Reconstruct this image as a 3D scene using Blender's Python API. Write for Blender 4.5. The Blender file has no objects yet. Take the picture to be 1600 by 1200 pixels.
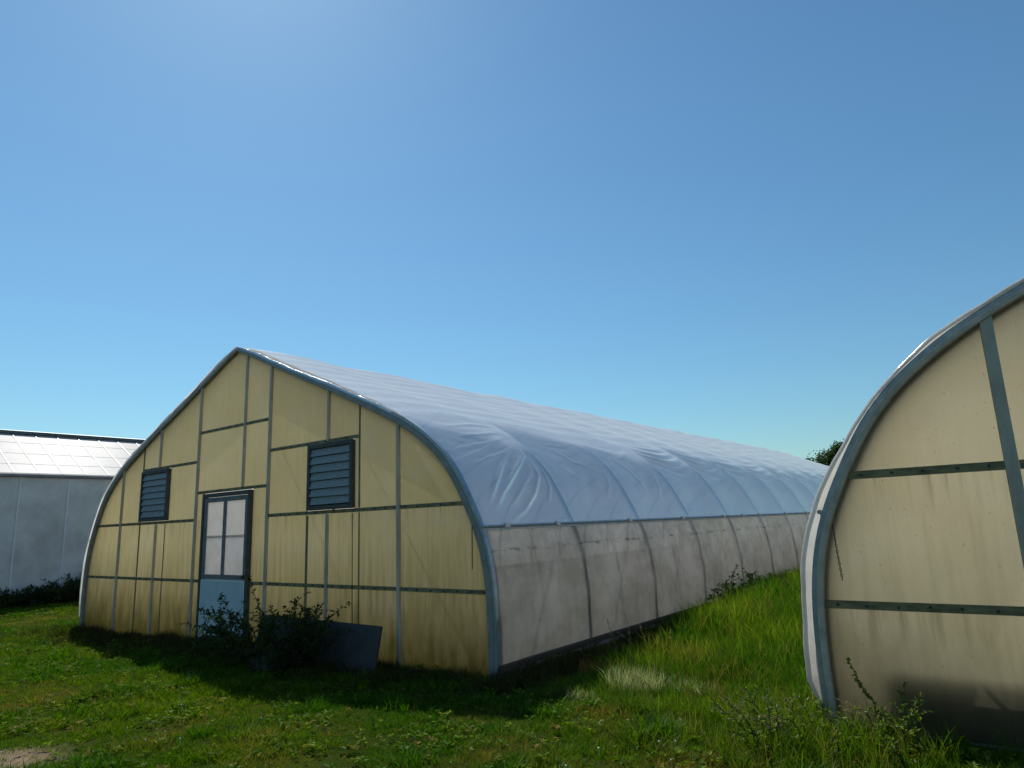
import bpy, bmesh, math, random
import numpy as np
from mathutils import Vector, Matrix, noise

S = bpy.context.scene
C = S.collection

# ------------------------------------------------------------------ camera
CAM = Vector((9.7466, -5.668, 1.5285))
YAW, PITCH, ROLL, FPX = 0.6499, 0.2026, 0.0385, 1055.16
fw = Vector((-math.sin(YAW) * math.cos(PITCH), math.cos(YAW) * math.cos(PITCH), math.sin(PITCH)))
rt = Vector((math.cos(YAW), math.sin(YAW), 0))
up = rt.cross(fw)
R_ = rt * math.cos(ROLL) - up * math.sin(ROLL)
U_ = rt * math.sin(ROLL) + up * math.cos(ROLL)
cam_d = bpy.data.cameras.new('camera')
cam = bpy.data.objects.new('camera', cam_d)
C.objects.link(cam)
M = Matrix((R_, U_, -fw)).transposed().to_4x4()
M.translation = CAM
cam.matrix_world = M
cam_d.sensor_width = 36.0
cam_d.lens = FPX / 1600 * 36
cam_d.clip_end = 3000
S.camera = cam

# ------------------------------------------------------------------ sky, sun, exposure
SUN_DIR = Vector((-0.75, 0.40, 1.0)).normalized()          # towards the sun
world = bpy.data.worlds.new('World')
S.world = world
world.use_nodes = True
wn = world.node_tree
sky = wn.nodes.new('ShaderNodeTexSky')
sky.sky_type = 'NISHITA'
sky.sun_disc = False
sky.sun_elevation = math.asin(SUN_DIR.z)
sky.sun_rotation = math.atan2(SUN_DIR.x, SUN_DIR.y)
sky.air_density = 1.3
sky.dust_density = 0.27
sky.ozone_density = 10.0
wb = wn.nodes.new('ShaderNodeMix')                          # camera white balance: slightly cyan sky
wb.data_type = 'RGBA'; wb.blend_type = 'MULTIPLY'
wb.inputs[0].default_value = 1.0
wn.links.new(sky.outputs[0], wb.inputs[6])
wb.inputs[7].default_value = (0.90, 1.07, 0.96, 1)
wn.links.new(wb.outputs[2], wn.nodes['Background'].inputs[0])
wn.nodes['Background'].inputs[1].default_value = 0.103

sd = bpy.data.lights.new('sun', 'SUN')
sd.energy = 5.0
sd.angle = math.radians(0.55)
sd.color = (1.0, 0.95, 0.86)
sun = bpy.data.objects.new('sun', sd)
C.objects.link(sun)
sun.location = (-20, 10, 30)
sun.rotation_euler = (-SUN_DIR).to_track_quat('-Z', 'Y').to_euler()

S.view_settings.view_transform = 'Standard'
S.view_settings.look = 'None'
S.view_settings.exposure = 0.0
S.view_settings.gamma = 1.0
S.view_settings.use_curve_mapping = False

rng = random.Random(7)
nr = np.random.default_rng(11)

# ------------------------------------------------------------------ material helpers
class N:
    """small node builder"""
    def __init__(s, name):
        s.m = bpy.data.materials.new(name)
        s.m.use_nodes = True
        s.t = s.m.node_tree
        s.t.nodes.clear()
        s.out = s.t.nodes.new('ShaderNodeOutputMaterial')
    def n(s, typ, ins=None, **kw):
        nd = s.t.nodes.new('ShaderNode' + typ)
        for k, v in kw.items():
            setattr(nd, k, v)
        for k, v in (ins or {}).items():
            s.put(nd.inputs[k], v)
        return nd
    def put(s, sock, v):
        if isinstance(v, bpy.types.NodeSocket):
            s.t.links.new(v, sock)
        elif isinstance(v, bpy.types.Node):
            s.t.links.new(v.outputs[0], sock)
        elif isinstance(v, tuple) and sock.type == 'RGBA' and len(v) == 3:
            sock.default_value = (*v, 1)
        else:
            sock.default_value = v
    def pos(s, scale=(1, 1, 1)):
        g = s.n('NewGeometry')
        return s.n('VectorMath', {0: g.outputs['Position'], 1: scale}, operation='MULTIPLY').outputs[0]
    def noise(s, vec, scale, detail=4, rough=0.55, dist=0.0):
        return s.n('TexNoise', {'Vector': vec, 'Scale': scale, 'Detail': detail, 'Roughness': rough, 'Distortion': dist}).outputs['Fac']
    def ramp(s, fac, a, b, ca=0.0, cb=1.0):
        return s.n('MapRange', {'Value': fac, 'From Min': a, 'From Max': b, 'To Min': ca, 'To Max': cb}).outputs[0]
    def mix(s, fac, a, b, mode='MIX'):
        nd = s.n('Mix', data_type='RGBA', blend_type=mode)
        s.put(nd.inputs[0], fac); s.put(nd.inputs[6], a); s.put(nd.inputs[7], b)
        return nd.outputs[2]
    def math(s, op, a, b=0.0):
        return s.n('Math', {0: a, 1: b}, operation=op).outputs[0]
    def z(s):
        g = s.n('NewGeometry')
        return s.n('SeparateXYZ', {0: g.outputs['Position']}).outputs['Z']
    def shmix(s, fac, a, b):
        nd = s.n('MixShader')
        s.put(nd.inputs[0], fac); s.put(nd.inputs[1], a); s.put(nd.inputs[2], b)
        return nd.outputs[0]
    def bump(s, h, strength=0.3, dist=0.01):
        return s.n('Bump', {'Height': h, 'Strength': strength, 'Distance': dist}).outputs[0]
    def done(s, sh):
        s.put(s.out.inputs[0], sh)
        return s.m

def principled(name, col, rough=0.6, metal=0.0, var=0.25, vscale=6.0, bump=0.0, stretch=(1, 1, 1), spec=0.5):
    a = N(name)
    p = a.pos(stretch)
    f = a.noise(p, vscale, 5, 0.6)
    dark = tuple(c * (1 - var) for c in col)
    lite = tuple(min(1, c * (1 + var)) for c in col)
    c = a.mix(a.ramp(f, 0.3, 0.7), dark, lite)
    b = a.n('BsdfPrincipled', {'Base Color': c, 'Roughness': rough, 'Metallic': metal, 'Specular IOR Level': spec})
    if bump:
        a.put(b.inputs['Normal'], a.bump(a.noise(p, vscale * 6, 4), bump, 0.004))
    return a.done(b)

# yellowed fibreglass sheet
def fibreglass(name, col, col2, stain=1.0):
    a = N(name)
    oi = a.n('ObjectInfo')
    rnd = oi.outputs['Random']
    base = a.mix(rnd, col, col2)
    big = a.noise(a.pos((1, 1, 1)), 1.1, 4, 0.6)
    base = a.mix(a.ramp(big, 0.35, 0.7, 0, 0.5), base, tuple(c * k for c, k in zip(col, (0.80, 0.74, 0.55))))
    # long rain streaks
    st = a.noise(a.pos((9, 9, 0.5)), 1.6, 5, 0.65)
    base = a.mix(a.ramp(st, 0.48, 0.80, 0, 0.12), base, (0.30, 0.24, 0.10))
    st2 = a.noise(a.pos((34, 34, 0.25)), 1.0, 3, 0.5)
    base = a.mix(a.ramp(st2, 0.66, 0.74, 0, 0.16), base, (0.16, 0.12, 0.06))
    # rust and dirt drips under the rails, paler washed patches
    zz = a.z()
    dr = a.noise(a.pos((13, 13, 0.8)), 1.3, 3, 0.6)
    for zr in (0.823, 1.7615):
        dz = a.math('ADD', zr, a.math('MULTIPLY', zz, -1.0))
        fall = a.math('MULTIPLY', a.ramp(dz, 0.0, 0.34, 1, 0), a.math('GREATER_THAN', dz, 0.0))
        base = a.mix(a.math('MULTIPLY', fall, a.ramp(dr, 0.50, 0.72, 0, 0.45)), base, (0.14, 0.115, 0.055))
    pl = a.noise(a.pos((0.8, 0.8, 1.3)), 1.7, 5, 0.6, 0.5)
    base = a.mix(a.ramp(pl, 0.52, 0.75, 0, 0.45), base, (0.80, 0.78, 0.62))
    sp = a.noise(a.pos((1, 1, 1)), 38, 2, 0.5)
    base = a.mix(a.ramp(sp, 0.70, 0.76, 0, 0.35), base, (0.12, 0.10, 0.05))
    nz = a.noise(a.pos((4, 4, 1.0)), 1.6, 6, 0.65)
    h = a.math('ADD', zz, a.math('MULTIPLY', nz, -1.1))
    low = a.ramp(h, -0.52, 0.10, stain, 0.0)
    green = a.mix(a.noise(a.pos(), 3.0), (0.10, 0.085, 0.015), (0.055, 0.065, 0.018))
    base = a.mix(low, base, green)
    mid = a.ramp(a.math('ADD', zz, a.math('MULTIPLY', st, -1.4)), -0.2, 0.75, 0.55 * stain, 0.0)
    base = a.mix(mid, base, (0.25, 0.215, 0.055))
    fine = a.noise(a.pos((1, 1, 1)), 160, 3, 0.6)
    base = a.mix(a.ramp(fine, 0.3, 0.8, 0, 0.16), base, (0.22, 0.17, 0.08))
    # thin fibre ribs of the sheet
    bp = a.bump(a.math('ADD', a.noise(a.pos((120, 120, 2)), 1.0, 2), a.math('MULTIPLY', big, 2.0)), 0.05, 0.01)
    dif = a.n('BsdfDiffuse', {'Color': base, 'Normal': bp})
    tr = a.n('BsdfTranslucent', {'Color': base})
    sh = a.shmix(0.94, dif, tr)
    gl = a.n('BsdfGlossy', {'Color': (1, 1, 1), 'Roughness': 0.38, 'Normal': bp})
    fr = a.n('Fresnel', {'IOR': 1.35})
    return a.done(a.shmix(a.math('MULTIPLY', fr, 0.6), sh, gl))

def film(name, dcol, tcol, mixf, alpha, dirt, gloss=0.14, dirt_top=1.6, upper=False):
    a = N(name)
    big = a.noise(a.pos((0.6, 0.8, 0.8)), 1.5, 5, 0.6, 0.4)
    smear = a.math('ADD', a.math('MULTIPLY', a.noise(a.pos((1, 0.8, 1.1)), 2.1, 6, 0.66, 0.25), 0.75), a.math('MULTIPLY', a.noise(a.pos((1, 5, 0.5)), 1.6, 4, 0.6), 0.25))
    zz = a.z()
    d1 = a.math('MULTIPLY', a.ramp(smear, 0.42, 0.60), dirt)
    dc = a.mix(d1, dcol, (0.23, 0.215, 0.19))
    low = a.math('MULTIPLY', a.ramp(a.math('ADD', zz, a.math('MULTIPLY', big, -1.0)), -0.5, dirt_top - 0.6, 1, 0), dirt * 0.9)
    dc = a.mix(low, dc, (0.26, 0.24, 0.18))
    tc = a.mix(d1, tcol, (0.33, 0.315, 0.28))
    tc = a.mix(low, tc, (0.30, 0.285, 0.21))
    # mould line below the hip rail and specks
    line = a.math('MULTIPLY', a.ramp(a.math('ABSOLUTE', a.math('ADD', zz, -1.24)), 0.0, 0.035, 1, 0), a.ramp(a.noise(a.pos((1, 1, 3)), 5.0, 5, 0.7), 0.5, 0.62))
    dc = a.mix(a.math('MULTIPLY', line, min(1, dirt * 1.6)), dc, (0.05, 0.05, 0.045))
    tc = a.mix(a.math('MULTIPLY', line, min(1, dirt * 1.6)), tc, (0.05, 0.05, 0.045))
    if upper:      # whiter, more diffuse film colour on the upper roof, ending unevenly by bay
        g = a.n('NewGeometry'); xyz = a.n('SeparateXYZ', {0: g.outputs['Position']})
        yb = a.math('DIVIDE', xyz.outputs[1], 1.83)
        t = a.math('FRACT', yb)
        step = a.n('TexWhiteNoise', {'W': a.math('FLOOR', yb)}, noise_dimensions='1D').outputs['Value']
        edge = a.math('ADD', a.math('MULTIPLY', t, 0.28), a.math('MULTIPLY', step, 0.30))
        u = a.math('ADD', a.math('ADD', zz, edge), a.math('MULTIPLY', big, 0.18))
        um = a.ramp(u, 2.98, 3.14)
        dc = a.mix(um, dc, (0.97, 0.86, 0.71)); tc = a.mix(um, tc, (0.90, 0.89, 0.87))
        alpha = a.math('MULTIPLY', a.ramp(um, 0, 1, 1, 1.0), alpha)
        mixf = a.ramp(um, 0, 1, mixf, 0.36)
    h = a.math('ADD', a.noise(a.pos((1.2, 0.8, 1.2)), 4.0, 4, 0.5, 1.2), a.math('MULTIPLY', a.noise(a.pos((1, 1, 1)), 22, 3), 0.12))
    cr = a.n('TexNoise', {'Vector': a.pos((1, 0.55, 1)), 'Scale': 7.0, 'Detail': 5.0, 'Roughness': 0.5, 'Distortion': 0.9}, noise_type='RIDGED_MULTIFRACTAL', normalize=True).outputs['Fac']
    h = a.math('ADD', h, a.math('MULTIPLY', cr, 0.22))
    bp = a.bump(h, 0.20, 0.03)
    dif = a.n('BsdfDiffuse', {'Color': dc, 'Normal': bp})
    tr = a.n('BsdfTranslucent', {'Color': tc, 'Normal': bp})
    sh = a.shmix(mixf, dif, tr)
    tp = a.n('BsdfTransparent', {'Color': (0.93, 0.95, 0.96)})
    sh = a.shmix(a.math('MULTIPLY', a.ramp(big, 0.3, 0.7, 0.8, 1.2), alpha), sh, tp)
    gl = a.n('BsdfGlossy', {'Color': (1, 1, 1), 'Roughness': gloss, 'Normal': bp})
    fr = a.n('Fresnel', {'IOR': 1.45, 'Normal': bp})
    return a.done(a.shmix(a.math('MULTIPLY', fr, 0.5), sh, gl))

def leafmat(name, cols, dry=None, rough=0.5, gloss=0.008, trans=0.5):
    """cols: two colours mixed by the instance tint; dry: colour for the driest"""
    a = N(name)
    at = a.n('Attribute', attribute_type='INSTANCER', attribute_name='tint')
    dr = a.n('Attribute', attribute_type='INSTANCER', attribute_name='dry')
    bl = a.n('Attribute', attribute_type='GEOMETRY', attribute_name='shade')
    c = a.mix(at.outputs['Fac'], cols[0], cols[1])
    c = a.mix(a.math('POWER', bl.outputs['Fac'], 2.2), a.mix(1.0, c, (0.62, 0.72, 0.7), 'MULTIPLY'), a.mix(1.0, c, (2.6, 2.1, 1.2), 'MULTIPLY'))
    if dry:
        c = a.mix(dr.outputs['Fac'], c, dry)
    d = a.n('BsdfDiffuse', {'Color': c})
    t = a.n('BsdfTranslucent', {'Color': a.mix(1.0, c, (1.15, 1.25, 0.7), 'MULTIPLY')})
    g = a.n('BsdfGlossy', {'Color': (1, 1, 1), 'Roughness': rough})
    return a.done(a.shmix(gloss, a.shmix(trans, d, t), g))

def plantmat(name, c0, c1, trans=0.45, gloss=0.012):
    a = N(name)
    bl = a.n('Attribute', attribute_type='GEOMETRY', attribute_name='shade')
    c = a.mix(bl.outputs['Fac'], c0, c1)
    d = a.n('BsdfDiffuse', {'Color': c})
    t = a.n('BsdfTranslucent', {'Color': a.mix(1.0, c, (1.15, 1.25, 0.7), 'MULTIPLY')})
    g = a.n('BsdfGlossy', {'Color': (1, 1, 1), 'Roughness': 0.4})
    return a.done(a.shmix(gloss, a.shmix(trans, d, t), g))

MT = {}
MT['panel'] = fibreglass('yellowed_fibreglass', (0.92, 0.845, 0.49), (0.88, 0.79, 0.42))
MT['panel_pale'] = fibreglass('pale_fibreglass', (0.95, 0.90, 0.66), (0.93, 0.87, 0.61), 0.45)
MT['roof_film'] = film('roof_poly_film', (0.63, 0.53, 0.41), (0.86, 0.79, 0.68), 0.74, 0.075, 0.08, upper=True)
MT['side_film'] = film('side_poly_film', (0.53, 0.52, 0.51), (0.80, 0.79, 0.78), 0.68, 0.10, 0.62, gloss=0.4)
MT['edge_film'] = film('loose_film_edge', (0.74, 0.72, 0.68), (0.85, 0.84, 0.80), 0.5, 0.03, 0.30)
MT['steel'] = principled('galvanised_steel', (0.27, 0.25, 0.225), 0.5, 0.2, 0.22, 9, 0.15)
MT['pale_steel'] = principled('weathered_pale_steel', (0.50, 0.405, 0.315), 0.55, 0.1, 0.25, 7, 0.2)
MT['post'] = principled('grey_post_metal', (0.50, 0.41, 0.32), 0.6, 0.15, 0.25, 8, 0.15, (1, 1, 0.3))
MT['rail'] = principled('stained_rail', (0.22, 0.165, 0.075), 0.6, 0.1, 0.45, 7, 0.2, (1, 1, 3))
MT['screw'] = principled('dark_screw', (0.05, 0.045, 0.04), 0.5, 0.5)
MT['seam'] = principled('brown_seam', (0.22, 0.16, 0.07), 0.7, 0.0, 0.4, 9, 0.1, (1, 1, 0.4))
MT['louver'] = principled('louver_grey_metal', (0.26, 0.265, 0.265), 0.55, 0.15, 0.18, 14, 0.1, (1, 1, 4))
MT['dark_frame'] = principled('dark_weathered_frame', (0.075, 0.067, 0.058), 0.6, 0.2, 0.3, 10, 0.2)
MT['door_frame'] = principled('weathered_door_frame', (0.17, 0.17, 0.17), 0.6, 0.2, 0.3, 12, 0.2)
MT['door_panel'] = principled('pale_blue_door_paint', (0.52, 0.58, 0.60), 0.55, 0.0, 0.12, 5, 0.15, (1, 1, 0.5))
MT['door_trim'] = principled('light_door_trim', (0.66, 0.71, 0.72), 0.5, 0.0, 0.1, 5)
MT['wood'] = principled('dark_base_wood', (0.045, 0.036, 0.028), 0.85, 0.0, 0.4, 6, 0.4, (1, 0.3, 3))
MT['pipe'] = principled('eave_pipe', (0.30, 0.34, 0.37), 0.4, 0.6, 0.2, 8)
MT['clip'] = principled('white_clip', (0.62, 0.60, 0.57), 0.6, 0.0, 0.15)
MT['rib'] = principled('rib_tube', (0.035, 0.037, 0.045), 0.5, 0.3, 0.2)
MT['chain'] = principled('rusty_chain', (0.07, 0.045, 0.03), 0.7, 0.4, 0.4, 40)
MT['board'] = principled('dark_grey_board', (0.040, 0.033, 0.027), 0.75, 0.0, 0.25, 3, 0.2)
MT['stone'] = principled('grey_stone', (0.07, 0.068, 0.062), 0.9, 0.0, 0.35, 8, 0.5)
MT['scrap'] = principled('cream_scrap', (0.72, 0.66, 0.55), 0.7, 0.0, 0.15, 20)
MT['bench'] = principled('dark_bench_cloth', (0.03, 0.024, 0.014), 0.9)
MT['wall_white'] = principled('weathered_white_cladding', (0.58, 0.565, 0.54), 0.6, 0.0, 0.2, 1.6, 0.1)
MT['batten'] = principled('white_batten', (0.66, 0.69, 0.72), 0.55, 0.0, 0.1, 4)
MT['gutter'] = principled('grey_gutter', (0.17, 0.18, 0.185), 0.5, 0.4, 0.2, 5, 0.1)
MT['ridge'] = principled('dark_ridge', (0.12, 0.145, 0.16), 0.5, 0.3, 0.2, 5)
MT['rafter'] = principled('rafter_metal', (0.33, 0.31, 0.29), 0.5, 0.4, 0.2, 5)
MT['stem'] = principled('brown_stem', (0.055, 0.04, 0.022), 0.8, 0.0, 0.3, 30)
MT['bark'] = principled('bark', (0.07, 0.055, 0.04), 0.9, 0.0, 0.35, 3, 0.5)
MT['petal'] = principled('white_petal', (0.78, 0.76, 0.72), 0.7, 0.0, 0.08)

def wmat():      # door window sheet
    a = N('milky_window')
    n1 = a.noise(a.pos((1, 1, 1)), 2.5, 5, 0.6, 0.7)
    c = a.mix(a.ramp(n1, 0.4, 0.75), (0.97, 0.97, 0.97), (0.80, 0.80, 0.80))
    zz = a.z()
    c = a.mix(a.ramp(a.math('ADD', zz, a.math('MULTIPLY', n1, -0.7)), 0.45, 0.9, 0.4, 0), c, (0.55, 0.56, 0.54))
    sh = a.shmix(0.86, a.n('BsdfDiffuse', {'Color': c}), a.n('BsdfTranslucent', {'Color': c}))
    sh = a.shmix(0.10, sh, a.n('BsdfTransparent'))
    gl = a.n('BsdfGlossy', {'Roughness': 0.2})
    return a.done(a.shmix(a.math('MULTIPLY', a.n('Fresnel', {'IOR': 1.45}), 0.9), sh, gl))
MT['window'] = wmat()

def panemat():   # whitewashed roof glass
    a = N('whitewashed_glass')
    oi = a.n('ObjectInfo')
    n1 = a.noise(a.pos((1, 1, 1)), 1.3, 5, 0.65, 0.6)
    c = a.mix(a.ramp(n1, 0.35, 0.7), (0.74, 0.74, 0.74), (0.56, 0.57, 0.59))
    c = a.mix(a.math('MULTIPLY', oi.outputs['Random'], 0.4), c, (0.50, 0.52, 0.53))
    sh = a.shmix(0.45, a.n('BsdfDiffuse', {'Color': c}), a.n('BsdfTranslucent', {'Color': c}))
    gl = a.n('BsdfGlossy', {'Roughness': 0.42})
    return a.done(a.shmix(a.math('ADD', a.math('MULTIPLY', a.n('Fresnel', {'IOR': 1.5}), 0.17), 0.0), sh, gl))
MT['pane'] = panemat()

def groundmat():
    a = N('soil_and_thatch')
    p = a.pos()
    n1 = a.noise(p, 0.9, 6, 0.6)
    n2 = a.noise(p, 9.0, 6, 0.7)
    c = a.mix(a.ramp(n1, 0.35, 0.65), (0.018, 0.036, 0.005), (0.040, 0.056, 0.009))
    c = a.mix(a.ramp(n2, 0.45, 0.7), c, (0.030, 0.022, 0.010))
    # bare soil patch at the path edge
    g = a.n('NewGeometry')
    d = a.n('VectorMath', {0: g.outputs['Position'], 1: (3.55, -4.05, 0)}, operation='DISTANCE').outputs['Value']
    d = a.math('ADD', d, a.math('MULTIPLY', a.noise(p, 2.5, 4), -0.7))
    c = a.mix(a.ramp(d, 0.05, 0.45, 1, 0), c, a.mix(n2, (0.16, 0.115, 0.075), (0.26, 0.20, 0.14)))
    # trodden earth under the greenhouse roofs
    x = a.n('SeparateXYZ', {0: g.outputs['Position']})
    def inside(cx):
        fx = a.ramp(a.math('ABSOLUTE', a.math('ADD', x.outputs[0], -cx)), 5.0, 5.2, 1, 0)
        fy = a.ramp(x.outputs[1], -0.1, 0.15, 0, 1)
        fz = a.ramp(x.outputs[1], 27.7, 27.9, 1, 0)
        return a.math('MULTIPLY', a.math('MULTIPLY', fx, fy), fz)
    f = a.math('ADD', inside(0), inside(13.36))
    c = a.mix(f, c, a.mix(n2, (0.13, 0.11, 0.085), (0.20, 0.175, 0.14)))
    b = a.n('BsdfDiffuse', {'Color': c, 'Normal': a.bump(n2, 0.6, 0.03)})
    return a.done(b)
MT['ground'] = groundmat()

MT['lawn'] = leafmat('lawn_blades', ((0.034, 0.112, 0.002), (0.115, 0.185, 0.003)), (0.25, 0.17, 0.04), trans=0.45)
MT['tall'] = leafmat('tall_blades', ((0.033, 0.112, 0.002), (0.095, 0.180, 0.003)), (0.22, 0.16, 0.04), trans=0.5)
MT['rough'] = leafmat('shade_tinted_blades', ((0.020, 0.026, 0.006), (0.045, 0.045, 0.012)), (0.10, 0.07, 0.03), trans=0.3)  # near-black blade colour stands in for the deep cast shadow
MT['pale_straw'] = leafmat('pale_straw', ((0.34, 0.34, 0.19), (0.20, 0.26, 0.10)), (0.5, 0.45, 0.3), trans=0.4)
MT['rust_straw'] = leafmat('rust_straw', ((0.24, 0.11, 0.035), (0.15, 0.085, 0.03)), (0.3, 0.2, 0.1), trans=0.4)

# ------------------------------------------------------------------ mesh helpers
def tag(o, label=None, cat=None, group=None, kind=None):
    if label: o['label'] = label
    if cat: o['category'] = cat
    if group: o['group'] = group
    if kind: o['kind'] = kind
    return o

def link(name, me, parent=None, loc=None):
    o = bpy.data.objects.new(name, me)
    C.objects.link(o)
    if parent: o.parent = parent
    if loc: o.location = loc
    return o

def empty(name, loc=(0, 0, 0)):
    o = bpy.data.objects.new(name, None)
    o.empty_display_size = 0.3
    C.objects.link(o)
    o.location = loc
    return o

class MB:
    def __init__(s): s.v = []; s.f = []; s.sh = []
    def add(s, vs, fs, shade=None):
        o = len(s.v)
        s.v += [tuple(v) for v in vs]
        s.f += [tuple(i + o for i in f) for f in fs]
        if shade is not None: s.sh += [shade] * len(vs)
    def box(s, x0, x1, y0, y1, z0, z1):
        s.add([(x0, y0, z0), (x1, y0, z0), (x1, y1, z0), (x0, y1, z0), (x0, y0, z1), (x1, y0, z1), (x1, y1, z1), (x0, y1, z1)],
              [(0, 3, 2, 1), (4, 5, 6, 7), (0, 1, 5, 4), (1, 2, 6, 5), (2, 3, 7, 6), (3, 0, 4, 7)])
    def tube(s, pts, r, seg=6, cap=True, r1=None, shade=None):
        pts = [Vector(p) for p in pts]
        n = len(pts); vs = []; fs = []
        ref = None
        for i, p in enumerate(pts):
            t = (pts[min(i + 1, n - 1)] - pts[max(i - 1, 0)]).normalized()
            if ref is None:
                ref = t.orthogonal().normalized()
            ref = (ref - t * ref.dot(t)).normalized()
            b = t.cross(ref)
            rr = r if r1 is None else r + (r1 - r) * i / (n - 1)
            for k in range(seg):
                a = 2 * math.pi * k / seg
                vs.append(p + (ref * math.cos(a) + b * math.sin(a)) * rr)
        for i in range(n - 1):
            for k in range(seg):
                k2 = (k + 1) % seg
                fs.append((i * seg + k, i * seg + k2, (i + 1) * seg + k2, (i + 1) * seg + k))
        if cap:
            fs.append(tuple(reversed(range(seg)))); fs.append(tuple((n - 1) * seg + k for k in range(seg)))
        s.add(vs, fs, shade)
    def mesh(s, name, mat, smooth=False):
        me = bpy.data.meshes.new(name)
        me.from_pydata(s.v, [], s.f)
        if s.sh and len(s.sh) == len(s.v):
            at = me.attributes.new('shade', 'FLOAT', 'POINT')
            at.data.foreach_set('value', np.array(s.sh, dtype=np.float32))
        me.materials.append(mat)
        if smooth:
            me.polygons.foreach_set('use_smooth', [True] * len(me.polygons))
        me.update()
        return me
    def build(s, name, mat, parent=None, smooth=False, loc=None):
        return link(name, s.mesh(name, mat, smooth), parent, loc)

def bevel(o, w=0.004, seg=1):
    m = o.modifiers.new('bevel', 'BEVEL')
    m.width = w; m.segments = seg; m.limit_method = 'ANGLE'
    return o

# ------------------------------------------------------------------ ground
def gz(x, y):
    """height of the ground"""
    d = -0.13 * math.exp(-((x + 4.2) / 3.0) ** 2 - ((y - 0.2) / 5.0) ** 2)
    d += 0.035 * noise.noise(Vector((x * 0.35, y * 0.35, 3.3))) + 0.015 * noise.noise(Vector((x * 1.3, y * 1.3, 1.3)))
    if 5.2 < x < 8.1 and y > 2: d += 0.10 * min(1, (y - 2) / 4) * math.sin(math.pi * (x - 5.2) / 2.9)
    return d - 0.02

def build_ground():
    xs = np.concatenate([[-900, -400, -150, -60, -30], np.arange(-18, 20.01, 0.35), [30, 60, 150, 400, 900]])
    ys = np.concatenate([[-300, -100, -40, -15], np.arange(-8, 32.01, 0.35), [45, 70, 120, 250, 500, 1200]])
    vs = []; fs = []
    for y in ys:
        for x in xs:
            far = min(1, max(0, (max(abs(x - 1) - 17, abs(y - 12) - 20, 0)) / 20))
            vs.append((x, y, gz(x, y) * (1 - far)))
    nx = len(xs)
    for j in range(len(ys) - 1):
        for i in range(nx - 1):
            fs.append((j * nx + i, j * nx + i + 1, (j + 1) * nx + i + 1, (j + 1) * nx + i))
    me = bpy.data.meshes.new('ground'); me.from_pydata(vs, [], fs); me.materials.append(MT['ground'])
    me.polygons.foreach_set('use_smooth', [True] * len(me.polygons))
    tag(link('ground', me), kind='structure')
build_ground()

# ------------------------------------------------------------------ greenhouse profile
HALF = [(0, 4.43), (0.30, 4.315), (0.65, 4.165), (0.95, 4.03), (1.45, 3.82), (1.9, 3.63), (2.35, 3.455), (2.95, 3.195), (3.40, 3.00), (3.80, 2.81), (4.10, 2.63),
        (4.39, 2.40), (4.61, 2.15), (4.80, 1.83), (4.965, 1.5), (5.065, 1.19), (5.115, 0.86), (5.13, 0.48), (5.12, 0.05), (5.11, -0.22)]
def chaikin(p, n):
    for _ in range(n):
        q = [p[0]]
        for a, b in zip(p, p[1:]):
            q += [(a[0] * .75 + b[0] * .25, a[1] * .75 + b[1] * .25), (a[0] * .25 + b[0] * .75, a[1] * .25 + b[1] * .75)]
        q.append(p[-1]); p = q
    return p
HALF_S = np.array(chaikin(HALF, 2))
SEG = np.concatenate([[0], np.cumsum(np.hypot(*np.diff(HALF_S, axis=0).T))])
def half_at(l):       # arc length from the ridge -> (x,z)
    return np.interp(l, SEG, HALF_S[:, 0]), np.interp(l, SEG, HALF_S[:, 1])
def half_n(l):
    x0, z0 = half_at(np.maximum(l - 0.04, 0)); x1, z1 = half_at(np.minimum(l + 0.04, SEG[-1]))
    tx, tz = x1 - x0, z1 - z0
    k = np.hypot(tx, tz)
    return -tz / k, tx / k
ZTAB = HALF_S[::-1, 1]; LTAB = SEG[::-1]
def l_at_z(z): return float(np.interp(z, ZTAB, LTAB))
L_EAVE = l_at_z(1.5)
L_BASE = l_at_z(0.085)
L_GND = l_at_z(-0.15)
def zarch(x):
    k = HALF_S[:, 1] > 1.0
    return float(np.interp(abs(x), HALF_S[k][:, 0], HALF_S[k][:, 1]))
GL = 27.8
BAY = 1.83

def full_profile(off, n=90, lmax=None):
    """list of (x,z,nx,nz) from the right foot over the ridge to the left foot"""
    ls = np.linspace(lmax or L_GND, 0, n)
    x, z = half_at(ls); nx, nz = half_n(ls)
    r = [(x[i] + nx[i] * off, z[i] + nz[i] * off) for i in range(n)]
    r[-1] = (0, r[-1][1])
    return r + [(-a, b) for a, b in r[-2::-1]]

def sweep_rect(o0, o1, y0, y1, n=70, lmax=None, taper=1.0):
    def prof(off):
        ls = np.linspace(lmax or L_GND, 0, n)
        k = taper + (1 - taper) * np.clip((ls - 1.5) / 3.2, 0, 1)
        x, z = half_at(ls); nx, nz = half_n(ls)
        o = -0.022 + (off + 0.022) * k if off < -0.03 else off * np.ones_like(ls)
        r = [(x[i] + nx[i] * o[i], z[i] + nz[i] * o[i]) for i in range(n)]
        r[-1] = (0, r[-1][1])
        return r + [(-p, q) for p, q in r[-2::-1]]
    a = prof(o0); b = prof(o1)
    m = MB(); k = len(a); vs = []; fs = []
    for i in range(k):
        vs += [(a[i][0], y0, a[i][1]), (b[i][0], y0, b[i][1]), (b[i][0], y1, b[i][1]), (a[i][0], y1, a[i][1])]
    for i in range(k - 1):
        for q in range(4):
            q2 = (q + 1) % 4
            fs.append((i * 4 + q, (i + 1) * 4 + q, (i + 1) * 4 + q2, i * 4 + q2))
    fs += [(0, 1, 2, 3), (k * 4 - 1, k * 4 - 2, k * 4 - 3, k * 4 - 4)]
    m.add(vs, fs)
    return m

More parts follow.
